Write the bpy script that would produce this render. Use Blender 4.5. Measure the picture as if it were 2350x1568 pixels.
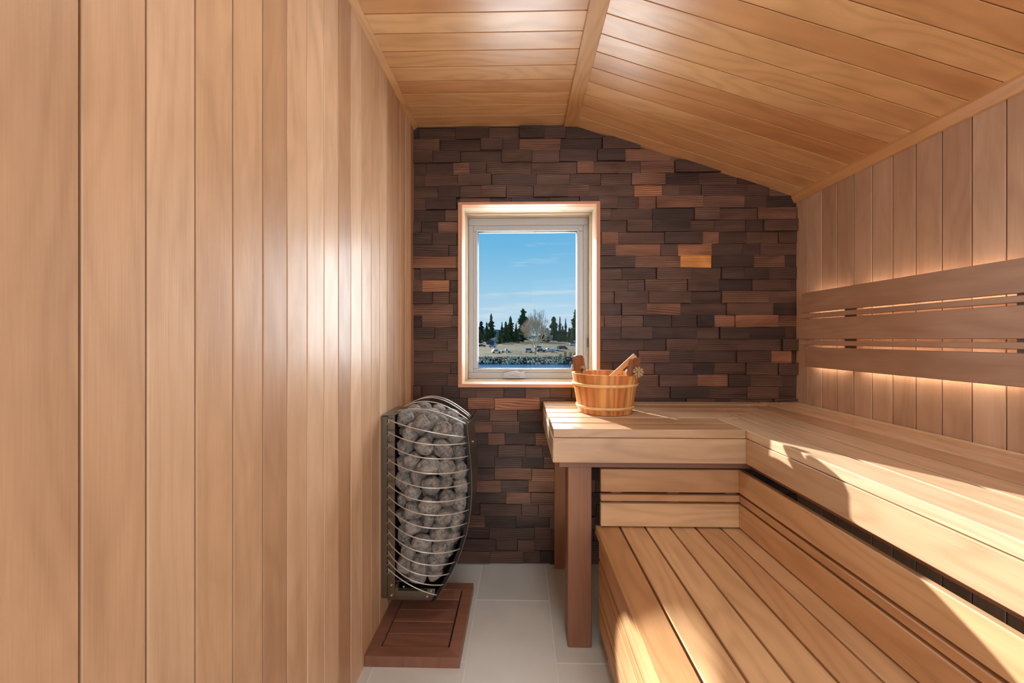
import bpy, bmesh, math, random
from mathutils import Vector, Matrix, noise
random.seed(11)
sc = bpy.context.scene
for o in list(bpy.data.objects):
    bpy.data.objects.remove(o)
COL = sc.collection
PI = math.pi

# ------------------------------------------------------------------ camera
F, HY, CAMZ = 860.0, 778.0, 1.145           # focal length and horizon row in pixels of the 2350 x 1568 frame
YAW = math.atan(18 / F)
cam_data = bpy.data.cameras.new('camera')
cam_data.sensor_width = 36.0
cam_data.lens = F / 2350 * 36.0
cam_data.shift_y = -(784 - HY) / 2350
cam_data.clip_start, cam_data.clip_end = 0.02, 5000
cam = bpy.data.objects.new('camera', cam_data)
cam.location = (0, 0, CAMZ)
cam.rotation_euler = (PI / 2, 0, YAW)
COL.objects.link(cam)
sc.camera = cam

# ------------------------------------------------------------------ colour management
sc.view_settings.view_transform = 'Standard'
sc.view_settings.look = 'None'
sc.view_settings.gamma = 1.0
sc.view_settings.use_curve_mapping = False
sc.view_settings.exposure = 0.0
sc.cycles.use_denoising = True
sc.cycles.max_bounces = 10
sc.cycles.diffuse_bounces = 6
sc.cycles.glossy_bounces = 4
sc.cycles.transparent_max_bounces = 16
sc.cycles.sample_clamp_indirect = 6.0


def lin(r, g, b):
    def f(v):
        v /= 255.0
        return v / 12.92 if v <= 0.04045 else ((v + 0.055) / 1.055) ** 2.4
    return (f(r), f(g), f(b), 1.0)


# ------------------------------------------------------------------ sky
world = bpy.data.worlds.new('world')
sc.world = world
world.use_nodes = True
wn, wl = world.node_tree.nodes, world.node_tree.links
wn.clear()
w_out = wn.new('ShaderNodeOutputWorld')
w_bg = wn.new('ShaderNodeBackground')
w_tc = wn.new('ShaderNodeTexCoord')
w_sep = wn.new('ShaderNodeSeparateXYZ')
w_ramp = wn.new('ShaderNodeValToRGB')
cr = w_ramp.color_ramp
cr.elements[0].position = 0.0
cr.elements[0].color = lin(200, 222, 238)
cr.elements[1].position = 0.30
cr.elements[1].color = lin(98, 178, 226)
for p, c in ((0.07, (184, 216, 238)), (0.15, (150, 202, 234)), (0.23, (118, 188, 230)), (1.0, (70, 140, 205))):
    e = cr.elements.new(p)
    e.color = lin(*c)
w_map = wn.new('ShaderNodeMapping')
w_map.inputs['Scale'].default_value = (3.0, 3.0, 34.0)
w_noise = wn.new('ShaderNodeTexNoise')
w_noise.inputs['Scale'].default_value = 1.6
w_noise.inputs['Detail'].default_value = 5
w_cr = wn.new('ShaderNodeValToRGB')
w_cr.color_ramp.elements[0].position = 0.56
w_cr.color_ramp.elements[0].color = (0, 0, 0, 1)
w_cr.color_ramp.elements[1].position = 0.75
w_cr.color_ramp.elements[1].color = (0.55, 0.55, 0.55, 1)
w_mix = wn.new('ShaderNodeMix')
w_mix.data_type = 'RGBA'
w_mix.inputs[7].default_value = lin(232, 238, 242)
wl.new(w_tc.outputs['Generated'], w_sep.inputs[0])
wl.new(w_sep.outputs['Z'], w_ramp.inputs[0])
wl.new(w_tc.outputs['Generated'], w_map.inputs[0])
wl.new(w_map.outputs[0], w_noise.inputs[0])
wl.new(w_noise.outputs['Fac'], w_cr.inputs[0])
wl.new(w_cr.outputs[0], w_mix.inputs[0])
wl.new(w_ramp.outputs[0], w_mix.inputs[6])
wl.new(w_mix.outputs[2], w_bg.inputs[0])
w_bg.inputs[1].default_value = 1.0
wl.new(w_bg.outputs[0], w_out.inputs[0])

# ------------------------------------------------------------------ sun, daylight and added fill lights


def add_light(name, kind, energy, colour, loc=(0, 0, 0), aim=None, **kw):
    d = bpy.data.lights.new(name, kind)
    d.energy = energy
    d.color = colour
    for k, v in kw.items():
        setattr(d, k, v)
    o = bpy.data.objects.new(name, d)
    o.location = loc
    if aim is not None:
        o.rotation_euler = Vector(aim).to_track_quat('-Z', 'Y').to_euler()
    COL.objects.link(o)
    return o


SUN_DIR = (0.56, -1.0, -0.45)
add_light('sun', 'SUN', 12.0, (1.0, 0.97, 0.91), aim=SUN_DIR, angle=math.radians(0.6))
# daylight through the glazed door in the front wall behind the camera
add_light('door_daylight', 'AREA', 24.0, (0.96, 0.98, 1.0), (0.60, -1.02, 1.05), aim=(-0.35, 1, 0.0), shape='RECTANGLE', size=0.9, size_y=1.9)
# added overhead fill without a fixture, over the near end of the room
add_light('overhead_fill', 'AREA', 5.0, (1.0, 0.97, 0.92), (0.15, 0.75, 2.19), aim=(0, 0.0, -1), shape='DISK', size=0.35)
add_light('back_wall_fill', 'SPOT', 70.0, (1.0, 0.90, 0.72), (-0.12, -0.80, 1.20), aim=(0.20, 2.70, -0.78), spot_size=math.radians(12), spot_blend=1.0, shadow_soft_size=0.05)  # added unseen spot that brightens the wall blocks under the bench
# unseen spot added behind the camera for the lit patch on the bench skirt
add_light('skirt_patch_spot', 'SPOT', 560.0, (1.0, 0.99, 0.93), (-0.47, -0.30, 0.78), aim=(0.76, 1.08, -0.46), spot_size=math.radians(14), spot_blend=0.06, shadow_soft_size=0.015)
# daylight through the window
add_light('window_daylight', 'AREA', 15.0, (0.90, 0.96, 1.0), (0.037, 2.24, 1.36), aim=(0, -1, 0), shape='RECTANGLE', size=0.5, size_y=0.7)

# ------------------------------------------------------------------ materials


def new_mat(name):
    m = bpy.data.materials.new(name)
    m.use_nodes = True
    nt = m.node_tree
    b = nt.nodes['Principled BSDF']
    return m, nt.nodes, nt.links, b


def set_in(b, **kw):
    for k, v in kw.items():
        k = k.replace('_', ' ')
        if k in b.inputs:
            b.inputs[k].default_value = v


def ramp(n, stops):
    r = n.new('ShaderNodeValToRGB')
    el = r.color_ramp.elements
    el[0].position, el[0].color = stops[0]
    el[1].position, el[1].color = stops[-1]
    for p, c in stops[1:-1]:
        e = el.new(p)
        e.color = c
    return r


def math_node(n, l, op, a, b):
    m = n.new('ShaderNodeMath')
    m.operation = op
    for i, v in enumerate((a, b)):
        if isinstance(v, (int, float)):
            m.inputs[i].default_value = v
        else:
            l.new(v, m.inputs[i])
    return m.outputs[0]


def wood(name, stops, rough=0.42, figure=0.22, fibre=0.14, rings=0.12, blotch=0.18, ring_scale=46.0, bump=0.12, spec=0.5, coat=0.0):
    """stops: (tone, sRGB colour) list. Board tone comes from the 'tone' face attribute, the grain from the UV map (u along the board, metres)."""
    m, n, l, b = new_mat(name)
    uv = n.new('ShaderNodeUVMap')
    uv.uv_map = 'UVMap'
    at = n.new('ShaderNodeAttribute')
    at.attribute_name = 'tone'

    def nz(scale, detail, dist=0.0, rgh=0.5):
        mp = n.new('ShaderNodeMapping')
        mp.inputs['Scale'].default_value = scale
        l.new(uv.outputs[0], mp.inputs[0])
        t = n.new('ShaderNodeTexNoise')
        t.inputs['Scale'].default_value = 1.0
        t.inputs['Detail'].default_value = detail
        t.inputs['Roughness'].default_value = rgh
        t.inputs['Distortion'].default_value = dist
        l.new(mp.outputs[0], t.inputs[0])
        return t.outputs['Fac']

    fig = nz((1.3, 17, 1), 4, 0.5)
    fib = nz((9, 330, 1), 3)
    blo = nz((3.2, 9, 1), 3, 1.2)
    low = nz((1.1, 5.5, 1), 2, 0.2)
    sep = n.new('ShaderNodeSeparateXYZ')
    l.new(uv.outputs[0], sep.inputs[0])
    ph = math_node(n, l, 'ADD', math_node(n, l, 'MULTIPLY', sep.outputs[1], ring_scale * 2), math_node(n, l, 'MULTIPLY', low, 58.0))
    ring = math_node(n, l, 'SINE', ph, 0.0)
    ring = math_node(n, l, 'POWER', math_node(n, l, 'ADD', math_node(n, l, 'MULTIPLY', ring, 0.5), 0.5), 2.2)

    def part(x, k, mean=0.5):
        return math_node(n, l, 'MULTIPLY', math_node(n, l, 'SUBTRACT', x, mean), k)
    f = math_node(n, l, 'ADD', part(fig, figure * 2.2), part(fib, fibre * 2.0))
    f = math_node(n, l, 'ADD', f, part(blo, blotch * 2.0))
    f = math_node(n, l, 'SUBTRACT', f, part(ring, rings, 0.35))
    mult = math_node(n, l, 'ADD', f, 1.0)
    r = ramp(n, [(p, lin(*c)) for p, c in stops])
    l.new(at.outputs['Fac'], r.inputs[0])
    mx = n.new('ShaderNodeMix')
    mx.data_type = 'RGBA'
    mx.blend_type = 'MULTIPLY'
    mx.inputs[0].default_value = 1.0
    comb = n.new('ShaderNodeCombineColor')
    l.new(mult, comb.inputs[0])
    l.new(math_node(n, l, 'POWER', math_node(n, l, 'MAXIMUM', mult, 0.05), 1.18), comb.inputs[1])
    l.new(math_node(n, l, 'POWER', math_node(n, l, 'MAXIMUM', mult, 0.05), 1.38), comb.inputs[2])
    l.new(r.outputs[0], mx.inputs[6])
    l.new(comb.outputs[0], mx.inputs[7])
    l.new(mx.outputs[2], b.inputs['Base Color'])
    l.new(math_node(n, l, 'ADD', part(blo, -0.18), rough), b.inputs['Roughness'])
    set_in(b, Specular_IOR_Level=spec, Coat_Weight=coat, Coat_Roughness=0.25)
    if bump:
        bp = n.new('ShaderNodeBump')
        bp.inputs['Strength'].default_value = bump
        bp.inputs['Distance'].default_value = 0.002
        l.new(math_node(n, l, 'ADD', fib, math_node(n, l, 'MULTIPLY', fig, 0.8)), bp.inputs['Height'])
        l.new(bp.outputs[0], b.inputs['Normal'])
    return m


def plain(name, col, rough=0.5, metal=0.0, spec=0.5, vary=0.0, scale=20.0, bump=0.0):
    m, n, l, b = new_mat(name)
    b.inputs['Base Color'].default_value = lin(*col)
    set_in(b, Roughness=rough, Metallic=metal, Specular_IOR_Level=spec)
    if vary or bump:
        tc = n.new('ShaderNodeTexCoord')
        t = n.new('ShaderNodeTexNoise')
        t.inputs['Scale'].default_value = scale
        t.inputs['Detail'].default_value = 6
        l.new(tc.outputs['Object'], t.inputs[0])
        if vary:
            c = lin(*col)
            r = ramp(n, [(0.3, tuple(v * (1 - vary) for v in c[:3]) + (1,)), (0.7, tuple(min(1, v * (1 + vary)) for v in c[:3]) + (1,))])
            l.new(t.outputs['Fac'], r.inputs[0])
            l.new(r.outputs[0], b.inputs['Base Color'])
        if bump:
            bp = n.new('ShaderNodeBump')
            bp.inputs['Strength'].default_value = bump
            bp.inputs['Distance'].default_value = 0.01
            l.new(t.outputs['Fac'], bp.inputs['Height'])
            l.new(bp.outputs[0], b.inputs['Normal'])
    return m


M = {}
M['wall'] = wood('wall_wood', [(0, (166, 126, 93)), (0.5, (194, 156, 121)), (1, (212, 178, 145))], rough=0.47, figure=0.19, fibre=0.09, rings=0.06, blotch=0.20, coat=0.15)
M['wall_r'] = wood('right_wall_wood', [(0, (168, 132, 106)), (0.5, (184, 150, 124)), (1, (198, 166, 140))], rough=0.45, figure=0.18, fibre=0.09, rings=0.07, blotch=0.20)
M['ceiling'] = wood('ceiling_wood', [(0, (196, 142, 92)), (0.5, (212, 164, 112)), (1, (224, 182, 134))], rough=0.34, figure=0.13, fibre=0.06, rings=0.12, blotch=0.15, coat=0.2)
M['bench'] = wood('bench_wood', [(0, (178, 144, 112)), (0.5, (194, 164, 132)), (1, (208, 182, 152))], rough=0.34, figure=0.15, fibre=0.10, rings=0.13, blotch=0.14)
M['lower'] = wood('lower_bench_wood', [(0, (182, 138, 96)), (0.5, (200, 158, 116)), (1, (214, 178, 136))], rough=0.42, figure=0.15, fibre=0.10, rings=0.13, blotch=0.14)
M['post'] = wood('post_wood', [(0, (122, 86, 68)), (1, (156, 110, 82))], rough=0.45, figure=0.14, fibre=0.09, rings=0.08, blotch=0.12)
M['mat'] = wood('mat_wood', [(0, (122, 84, 68)), (0.5, (142, 100, 82)), (1, (168, 124, 102))], rough=0.40, figure=0.16, fibre=0.10, rings=0.12, blotch=0.14)
M['block'] = wood('block_wood', [(0, (50, 35, 31)), (0.35, (74, 51, 42)), (0.7, (94, 66, 52)), (0.80, (118, 80, 60)), (0.88, (158, 106, 74)), (0.94, (184, 122, 78)), (1, (214, 146, 74))],
                  rough=0.5, figure=0.7, fibre=0.25, rings=0.75, blotch=0.6, ring_scale=360.0, bump=0.8)
M['groove'] = wood('groove_wood', [(0, (46, 27, 16)), (1, (52, 31, 19))], rough=0.7, bump=0)
M['trim'] = wood('trim_wood', [(0, (196, 146, 96)), (1, (216, 168, 116))], rough=0.4, figure=0.12, fibre=0.08)
M['casing'] = wood('casing_wood', [(0, (196, 140, 110)), (1, (212, 160, 128))], rough=0.4, figure=0.10, fibre=0.08)
M['lining'] = wood('lining_wood', [(0, (204, 184, 156)), (1, (212, 194, 168))], rough=0.4, figure=0.08, fibre=0.05)
M['bucket'] = wood('bucket_wood', [(0, (176, 100, 58)), (0.5, (206, 136, 72)), (1, (222, 164, 96))], rough=0.40, figure=0.18, fibre=0.14, rings=0.34, blotch=0.1, ring_scale=70.0)
M['hoop'] = wood('hoop_wood', [(0, (226, 182, 122)), (1, (232, 192, 136))], rough=0.35, figure=0.06, fibre=0.08)
M['ladle'] = wood('ladle_wood', [(0, (206, 156, 108)), (1, (218, 174, 128))], rough=0.38, figure=0.14, fibre=0.1)
M['ear'] = wood('ear_wood', [(0, (134, 90, 64)), (1, (156, 106, 76))], rough=0.42, figure=0.16, fibre=0.1, rings=0.25)
M['vinyl'] = plain('white_vinyl', (182, 188, 194), rough=0.35)
M['vinyl_dark'] = plain('grey_gasket', (120, 118, 116), rough=0.5)
M['steel'] = plain('brushed_steel', (138, 134, 126), rough=0.28, metal=1.0, vary=0.06, scale=60)
M['wire'] = plain('steel_wire', (214, 212, 206), rough=0.35, metal=0.55)
M['dark_steel'] = plain('dark_steel', (46, 46, 46), rough=0.45, metal=0.7)
M['slot'] = plain('black_slot', (16, 16, 16), rough=0.8)
M['rope'] = plain('natural_rope', (188, 160, 122), rough=0.9, vary=0.35, scale=180, bump=0.6)
M['front'] = plain('front_wall_paint', (200, 176, 150), rough=0.6)


def stone_mat():
    m, n, l, b = new_mat('sauna_stone')
    tc = n.new('ShaderNodeTexCoord')
    oi = n.new('ShaderNodeObjectInfo')
    t1 = n.new('ShaderNodeTexNoise')
    t1.inputs['Scale'].default_value = 1.9
    t1.inputs['Detail'].default_value = 8
    t1.inputs['Roughness'].default_value = 0.65
    t2 = n.new('ShaderNodeTexNoise')
    t2.inputs['Scale'].default_value = 5.5
    t2.inputs['Detail'].default_value = 4
    l.new(tc.outputs['Object'], t1.inputs[0])
    l.new(tc.outputs['Object'], t2.inputs[0])
    r1 = ramp(n, [(0.30, lin(84, 82, 80)), (0.46, lin(142, 140, 136)), (0.7, lin(178, 174, 168))])
    l.new(t1.outputs['Fac'], r1.inputs[0])
    r2 = ramp(n, [(0.34, (0.30, 0.30, 0.30, 1)), (0.42, (1, 1, 1, 1))])
    l.new(t2.outputs['Fac'], r2.inputs[0])
    mx = n.new('ShaderNodeMix')
    mx.data_type = 'RGBA'
    mx.blend_type = 'MULTIPLY'
    mx.inputs[0].default_value = 0.8
    l.new(r1.outputs[0], mx.inputs[6])
    l.new(r2.outputs[0], mx.inputs[7])
    hv = n.new('ShaderNodeHueSaturation')
    l.new(math_node(n, l, 'ADD', math_node(n, l, 'MULTIPLY', oi.outputs['Random'], 0.4), 0.8), hv.inputs['Value'])
    l.new(mx.outputs[2], hv.inputs['Color'])
    l.new(hv.outputs[0], b.inputs['Base Color'])
    set_in(b, Roughness=0.85, Specular_IOR_Level=0.3)
    bp = n.new('ShaderNodeBump')
    bp.inputs['Strength'].default_value = 0.55
    bp.inputs['Distance'].default_value = 0.05
    l.new(t1.outputs['Fac'], bp.inputs['Height'])
    l.new(bp.outputs[0], b.inputs['Normal'])
    return m


M['stone'] = stone_mat()


def tile_mat():
    m, n, l, b = new_mat('floor_tile')
    tc = n.new('ShaderNodeTexCoord')
    at = n.new('ShaderNodeAttribute')
    at.attribute_name = 'tone'
    t = n.new('ShaderNodeTexNoise')
    t.inputs['Scale'].default_value = 5.0
    t.inputs['Detail'].default_value = 8
    l.new(tc.outputs['Object'], t.inputs[0])
    f = math_node(n, l, 'ADD', math_node(n, l, 'MULTIPLY', t.outputs['Fac'], 0.7), math_node(n, l, 'MULTIPLY', at.outputs['Fac'], 0.3))
    r = ramp(n, [(0.3, lin(204, 212, 212)), (0.7, lin(222, 228, 228))])
    l.new(f, r.inputs[0])
    l.new(r.outputs[0], b.inputs['Base Color'])
    set_in(b, Roughness=0.45)
    return m


M['tile'] = tile_mat()
M['grout'] = plain('grout', (232, 234, 232), rough=0.8)


def glass_mat():
    m, n, l, b = new_mat('window_glass')
    n.remove(b)
    out = n['Material Output']
    tr = n.new('ShaderNodeBsdfTransparent')
    tr.inputs[0].default_value = (0.97, 0.985, 0.98, 1)
    gl = n.new('ShaderNodeBsdfGlossy')
    gl.inputs['Roughness'].default_value = 0.01
    fr = n.new('ShaderNodeFresnel')
    fr.inputs[0].default_value = 1.10
    mx = n.new('ShaderNodeMixShader')
    l.new(fr.outputs[0], mx.inputs[0])
    l.new(tr.outputs[0], mx.inputs[1])
    l.new(gl.outputs[0], mx.inputs[2])
    l.new(mx.outputs[0], out.inputs[0])
    return m


M['glass'] = glass_mat()


def emit_mat(name, col, power):
    m, n, l, b = new_mat(name)
    set_in(b, Emission_Color=lin(*col), Emission_Strength=power)
    b.inputs['Base Color'].default_value = lin(*col)
    return m


M['led'] = emit_mat('warm_light_strip', (255, 234, 206), 42.0)


def field_mat():
    m, n, l, b = new_mat('dry_field')
    tc = n.new('ShaderNodeTexCoord')
    mp = n.new('ShaderNodeMapping')
    mp.inputs['Scale'].default_value = (0.05, 0.10, 0.1)
    l.new(tc.outputs['Object'], mp.inputs[0])
    t = n.new('ShaderNodeTexNoise')
    t.inputs['Scale'].default_value = 2.0
    t.inputs['Detail'].default_value = 8
    l.new(mp.outputs[0], t.inputs[0])
    r = ramp(n, [(0.3, lin(70, 62, 46)), (0.5, lin(100, 88, 66)), (0.7, lin(132, 116, 88))])
    l.new(t.outputs['Fac'], r.inputs[0])
    l.new(r.outputs[0], b.inputs['Base Color'])
    set_in(b, Roughness=0.95, Specular_IOR_Level=0.1)
    return m


M['field'] = field_mat()
M['bank'] = plain('bank_soil', (48, 43, 38), rough=0.95, vary=0.3, scale=0.6)
M['hill'] = plain('distant_hill', (124, 134, 134), rough=1.0, spec=0.0, vary=0.15, scale=0.01)


def water_mat():
    m, n, l, b = new_mat('river_water')
    b.inputs['Base Color'].default_value = lin(44, 88, 130)
    set_in(b, Roughness=0.18)
    tc = n.new('ShaderNodeTexCoord')
    mp = n.new('ShaderNodeMapping')
    mp.inputs['Scale'].default_value = (0.25, 1.0, 1)
    l.new(tc.outputs['Object'], mp.inputs[0])
    t = n.new('ShaderNodeTexNoise')
    t.inputs['Scale'].default_value = 1.2
    t.inputs['Detail'].default_value = 4
    l.new(mp.outputs[0], t.inputs[0])
    bp = n.new('ShaderNodeBump')
    bp.inputs['Strength'].default_value = 0.5
    bp.inputs['Distance'].default_value = 0.25
    l.new(t.outputs['Fac'], bp.inputs['Height'])
    l.new(bp.outputs[0], b.inputs['Normal'])
    return m


M['water'] = water_mat()
M['rock'] = plain('bank_rock', (206, 186, 154), rough=0.9, vary=0.25, scale=1.5)
M['pine'] = plain('pine_needles', (78, 90, 58), rough=0.9, spec=0.1, vary=0.4, scale=1.2)
M['olive'] = plain('juniper_foliage', (104, 102, 64), rough=0.9, spec=0.1, vary=0.4, scale=1.2)
M['blue_pine'] = plain('blue_green_needles', (52, 70, 70), rough=0.9, spec=0.1, vary=0.35, scale=1.2)  # darker, bluer needles than the pine
M['bark'] = plain('bark', (92, 74, 60), rough=0.95, vary=0.3, scale=3)
M['bare'] = plain('pale_bare_bark', (186, 170, 144), rough=0.95, vary=0.2, scale=2)
M['bare_far'] = plain('grey_bare_bark', (182, 184, 182), rough=0.95, vary=0.12, scale=2)
M['reed'] = plain('dry_reeds', (206, 178, 128), rough=0.95, vary=0.25, scale=3)
M['car_white'] = plain('white_car_paint', (226, 228, 230), rough=0.25)
M['car_dark'] = plain('dark_car_paint', (24, 28, 36), rough=0.25)
M['car_blue'] = plain('pale_blue_car_paint', (150, 172, 192), rough=0.25)
M['car_glass'] = plain('car_glass', (34, 42, 52), rough=0.1)
M['tyre'] = plain('tyre_rubber', (22, 22, 22), rough=0.8)
M['purple'] = plain('purple_paint', (92, 78, 118), rough=0.7)
M['roof'] = plain('dark_shingles', (58, 54, 62), rough=0.9)
M['pale_roof'] = plain('pale_metal_roof', (206, 212, 208), rough=0.5)
M['fence'] = plain('weathered_posts', (170, 178, 172), rough=0.9)
M['outer'] = plain('outer_siding', (120, 116, 110), rough=0.8)

# ------------------------------------------------------------------ mesh builder


class MB:
    def __init__(self):
        self.v, self.f, self.uv, self.t, self.mi = [], [], [], [], []
        self.mats = []

    def mat(self, m):
        if m not in self.mats:
            self.mats.append(m)
        return self.mats.index(m)

    def face(self, pts, uvs, tone, mi):
        i0 = len(self.v)
        self.v.extend(tuple(p) for p in pts)
        self.f.append(tuple(range(i0, i0 + len(pts))))
        self.uv.append(uvs)
        self.t.append(tone)
        self.mi.append(mi)

    def board(self, lo, hi, m, axis=None, bev=0.0015, tone=None, xf=None, jitter=None):
        """a chamfered box between lo and hi; the grain runs along axis (the longest one by default)"""
        mi = self.mat(m)
        lo, hi = list(lo), list(hi)
        size = [hi[i] - lo[i] for i in range(3)]
        if axis is None:
            axis = size.index(max(size))
        bev = min(bev, min(size) * 0.3)
        tone = random.random() if tone is None else tone
        ou, ov = random.uniform(-60, 60), random.uniform(-60, 60)
        base = len(self.v)
        ctr = Vector([(lo[i] + hi[i]) / 2 for i in range(3)])
        idx, P = {}, []
        for s in range(8):
            sg = [(s >> i) & 1 for i in range(3)]
            for a in range(3):
                p = [hi[i] if sg[i] else lo[i] for i in range(3)]
                for i in range(3):
                    if i != a:
                        p[i] += -bev if sg[i] else bev
                if jitter:
                    for i in range(3):
                        if i != a or True:
                            p[i] += jitter[s][i]
                idx[(s, a)] = len(P)
                P.append(Vector(p))
        faces = []
        for a in range(3):
            b, c = (a + 1) % 3, (a + 2) % 3
            for sa in (0, 1):
                q = []
                for sb, sc_ in ((0, 0), (1, 0), (1, 1), (0, 1)):
                    s = (sa << a) | (sb << b) | (sc_ << c)
                    q.append(idx[(s, a)])
                faces.append((q, a))
        for c in range(3):
            a, b = (c + 1) % 3, (c + 2) % 3
            for sa in (0, 1):
                for sb in (0, 1):
                    s0 = (sa << a) | (sb << b)
                    s1 = s0 | (1 << c)
                    faces.append(([idx[(s0, a)], idx[(s1, a)], idx[(s1, b)], idx[(s0, b)]], a))
        for s in range(8):
            faces.append(([idx[(s, 0)], idx[(s, 1)], idx[(s, 2)]], 0))
        X = xf if xf is not None else Matrix()
        for p in P:
            self.v.append(tuple(X @ p))
        for q, na in faces:
            p0, p1, p2 = P[q[0]], P[q[1]], P[q[2]]
            nn = (p1 - p0).cross(p2 - p0)
            fc = sum((P[i] for i in q), Vector()) / len(q)
            if nn.dot(fc - ctr) < 0:
                q = q[::-1]
            if na == axis:
                o1, o2 = (axis + 1) % 3, (axis + 2) % 3
                uvs = [(P[i][o1] * 0.15 + ou, P[i][o2] + ov) for i in q]
            else:
                o = 3 - axis - na
                uvs = [(P[i][axis] + ou, P[i][o] + ov + na * 0.37) for i in q]
            self.f.append(tuple(base + i for i in q))
            self.uv.append(uvs)
            self.t.append(tone)
            self.mi.append(mi)
        return tone

    def prism(self, poly, axis, a0, a1, m, tone=0.5):
        """polygon (2-D points in the two other axes) extruded along axis"""
        mi = self.mat(m)
        ou, ov = random.uniform(-60, 60), random.uniform(-60, 60)

        def mk(p, a):
            r = [0, 0, 0]
            o1, o2 = (axis + 1) % 3, (axis + 2) % 3
            r[o1], r[o2], r[axis] = p[0], p[1], a
            return r
        area = sum(poly[i][0] * poly[(i + 1) % len(poly)][1] - poly[(i + 1) % len(poly)][0] * poly[i][1] for i in range(len(poly)))
        if area < 0:
            poly = poly[::-1]
        self.face([mk(p, a1) for p in poly], [(p[0] + ou, p[1] + ov) for p in poly], tone, mi)
        self.face([mk(p, a0) for p in poly[::-1]], [(p[0] + ou, p[1] + ov) for p in poly[::-1]], tone, mi)
        s = 0
        for i in range(len(poly)):
            p, q = poly[i], poly[(i + 1) % len(poly)]
            d = math.hypot(q[0] - p[0], q[1] - p[1])
            self.face([mk(p, a0), mk(q, a0), mk(q, a1), mk(p, a1)],
                      [(a0 + ou, s + ov), (a0 + ou, s + d + ov), (a1 + ou, s + d + ov), (a1 + ou, s + ov)], tone, mi)
            s += d

    def tube(self, pts, rad, m, sides=8, tone=0.5, cap=True, closed=False):
        mi = self.mat(m)
        pts = [Vector(p) for p in pts]
        n = len(pts)
        rings = []
        up = None
        for i, p in enumerate(pts):
            if closed:
                d = pts[(i + 1) % n] - pts[i - 1]
            else:
                d = pts[min(i + 1, n - 1)] - pts[max(i - 1, 0)]
            d.normalize()
            if up is None:
                up = Vector((0, 0, 1)) if abs(d.z) < 0.9 else Vector((1, 0, 0))
            side = d.cross(up)
            if side.length < 1e-6:
                side = d.orthogonal()
            side.normalize()
            up = side.cross(d).normalized()
            r = rad[i] if isinstance(rad, (list, tuple)) else rad
            rings.append([p + side * math.cos(2 * PI * k / sides) * r + up * math.sin(2 * PI * k / sides) * r for k in range(sides)])
        base = len(self.v)
        for rg in rings:
            self.v.extend(tuple(p) for p in rg)
        s = 0.0
        for i in range(n if closed else n - 1):
            j = (i + 1) % n
            ds = (pts[j] - pts[i]).length
            for k in range(sides):
                k2 = (k + 1) % sides
                self.f.append((base + i * sides + k, base + j * sides + k, base + j * sides + k2, base + i * sides + k2))
                self.uv.append([(s, k * 0.01), (s + ds, k * 0.01), (s + ds, k * 0.01 + 0.01), (s, k * 0.01 + 0.01)])
                self.t.append(tone)
                self.mi.append(mi)
            s += ds
        if cap and not closed:
            for i, rev in ((0, False), (n - 1, True)):
                q = [base + i * sides + k for k in range(sides)]
                self.f.append(tuple(q[::-1] if rev else q))
                self.uv.append([(0, 0)] * sides)
                self.t.append(tone)
                self.mi.append(mi)

    def lathe(self, prof, m, n=48, tone=0.5, closed=True, ctr=(0, 0, 0), tone_fn=None):
        """profile (r, z) list turned about the z axis through ctr"""
        mi = self.mat(m)
        base = len(self.v)
        np_ = len(prof)
        for k in range(n):
            a = 2 * PI * k / n
            for r, z in prof:
                self.v.append((ctr[0] + r * math.cos(a), ctr[1] + r * math.sin(a), ctr[2] + z))
        for k in range(n):
            k2 = (k + 1) % n
            for i in range(np_ if closed else np_ - 1):
                j = (i + 1) % np_
                self.f.append((base + k * np_ + i, base + k2 * np_ + i, base + k2 * np_ + j, base + k * np_ + j))
                r = max(prof[i][0], prof[j][0])
                self.uv.append([(prof[i][1], k / n * 6.28 * r), (prof[i][1], (k + 1) / n * 6.28 * r), (prof[j][1], (k + 1) / n * 6.28 * r), (prof[j][1], k / n * 6.28 * r)])
                self.t.append(tone_fn(k) if tone_fn else tone)
                self.mi.append(mi)

    def build(self, name, parent=None, smooth=False, loc=None):
        me = bpy.data.meshes.new(name)
        off = Vector(loc) if loc is not None else None
        vs = self.v if off is None else [tuple(Vector(p) - off) for p in self.v]
        me.from_pydata(vs, [], self.f)
        for m in self.mats:
            me.materials.append(m)
        me.polygons.foreach_set('material_index', self.mi)
        if smooth:
            me.polygons.foreach_set('use_smooth', [True] * len(self.f))
        ul = me.uv_layers.new(name='UVMap')
        flat = []
        for u in self.uv:
            for a in u:
                flat.extend(a)
        ul.data.foreach_set('uv', flat)
        at = me.attributes.new('tone', 'FLOAT', 'FACE')
        at.data.foreach_set('value', self.t)
        me.validate()
        me.update()
        o = bpy.data.objects.new(name, me)
        COL.objects.link(o)
        if off is not None:
            o.location = off
        if parent is not None:
            o.parent = parent
            if off is None:
                # parts are written in world coordinates: cancel the parent's offset
                o.matrix_parent_inverse = parent.matrix_basis.inverted()
        return o


def tag(o, label=None, cat=None, group=None, kind=None):
    if label:
        o['label'] = label
    if cat:
        o['category'] = cat
    if group:
        o['group'] = group
    if kind:
        o['kind'] = kind
    return o


def thing(name, loc, label, cat, group=None):
    o = bpy.data.objects.new(name, None)
    o.empty_display_size = 0.1
    o.location = loc
    COL.objects.link(o)
    return tag(o, label, cat, group)


def box(name, lo, hi, m, parent=None, bev=0.0015, tone=None, axis=None):
    b = MB()
    b.board(lo, hi, m, bev=bev, tone=tone, axis=axis)
    return b.build(name, parent)


# ================================================================== the room
LX, RX, BY, FY = -0.544, 1.388, 1.913, -1.10      # wall faces
CZ, EZ = 2.237, 1.859                             # flat ceiling, eave at the right wall
RIDGE_X = 0.255

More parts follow.
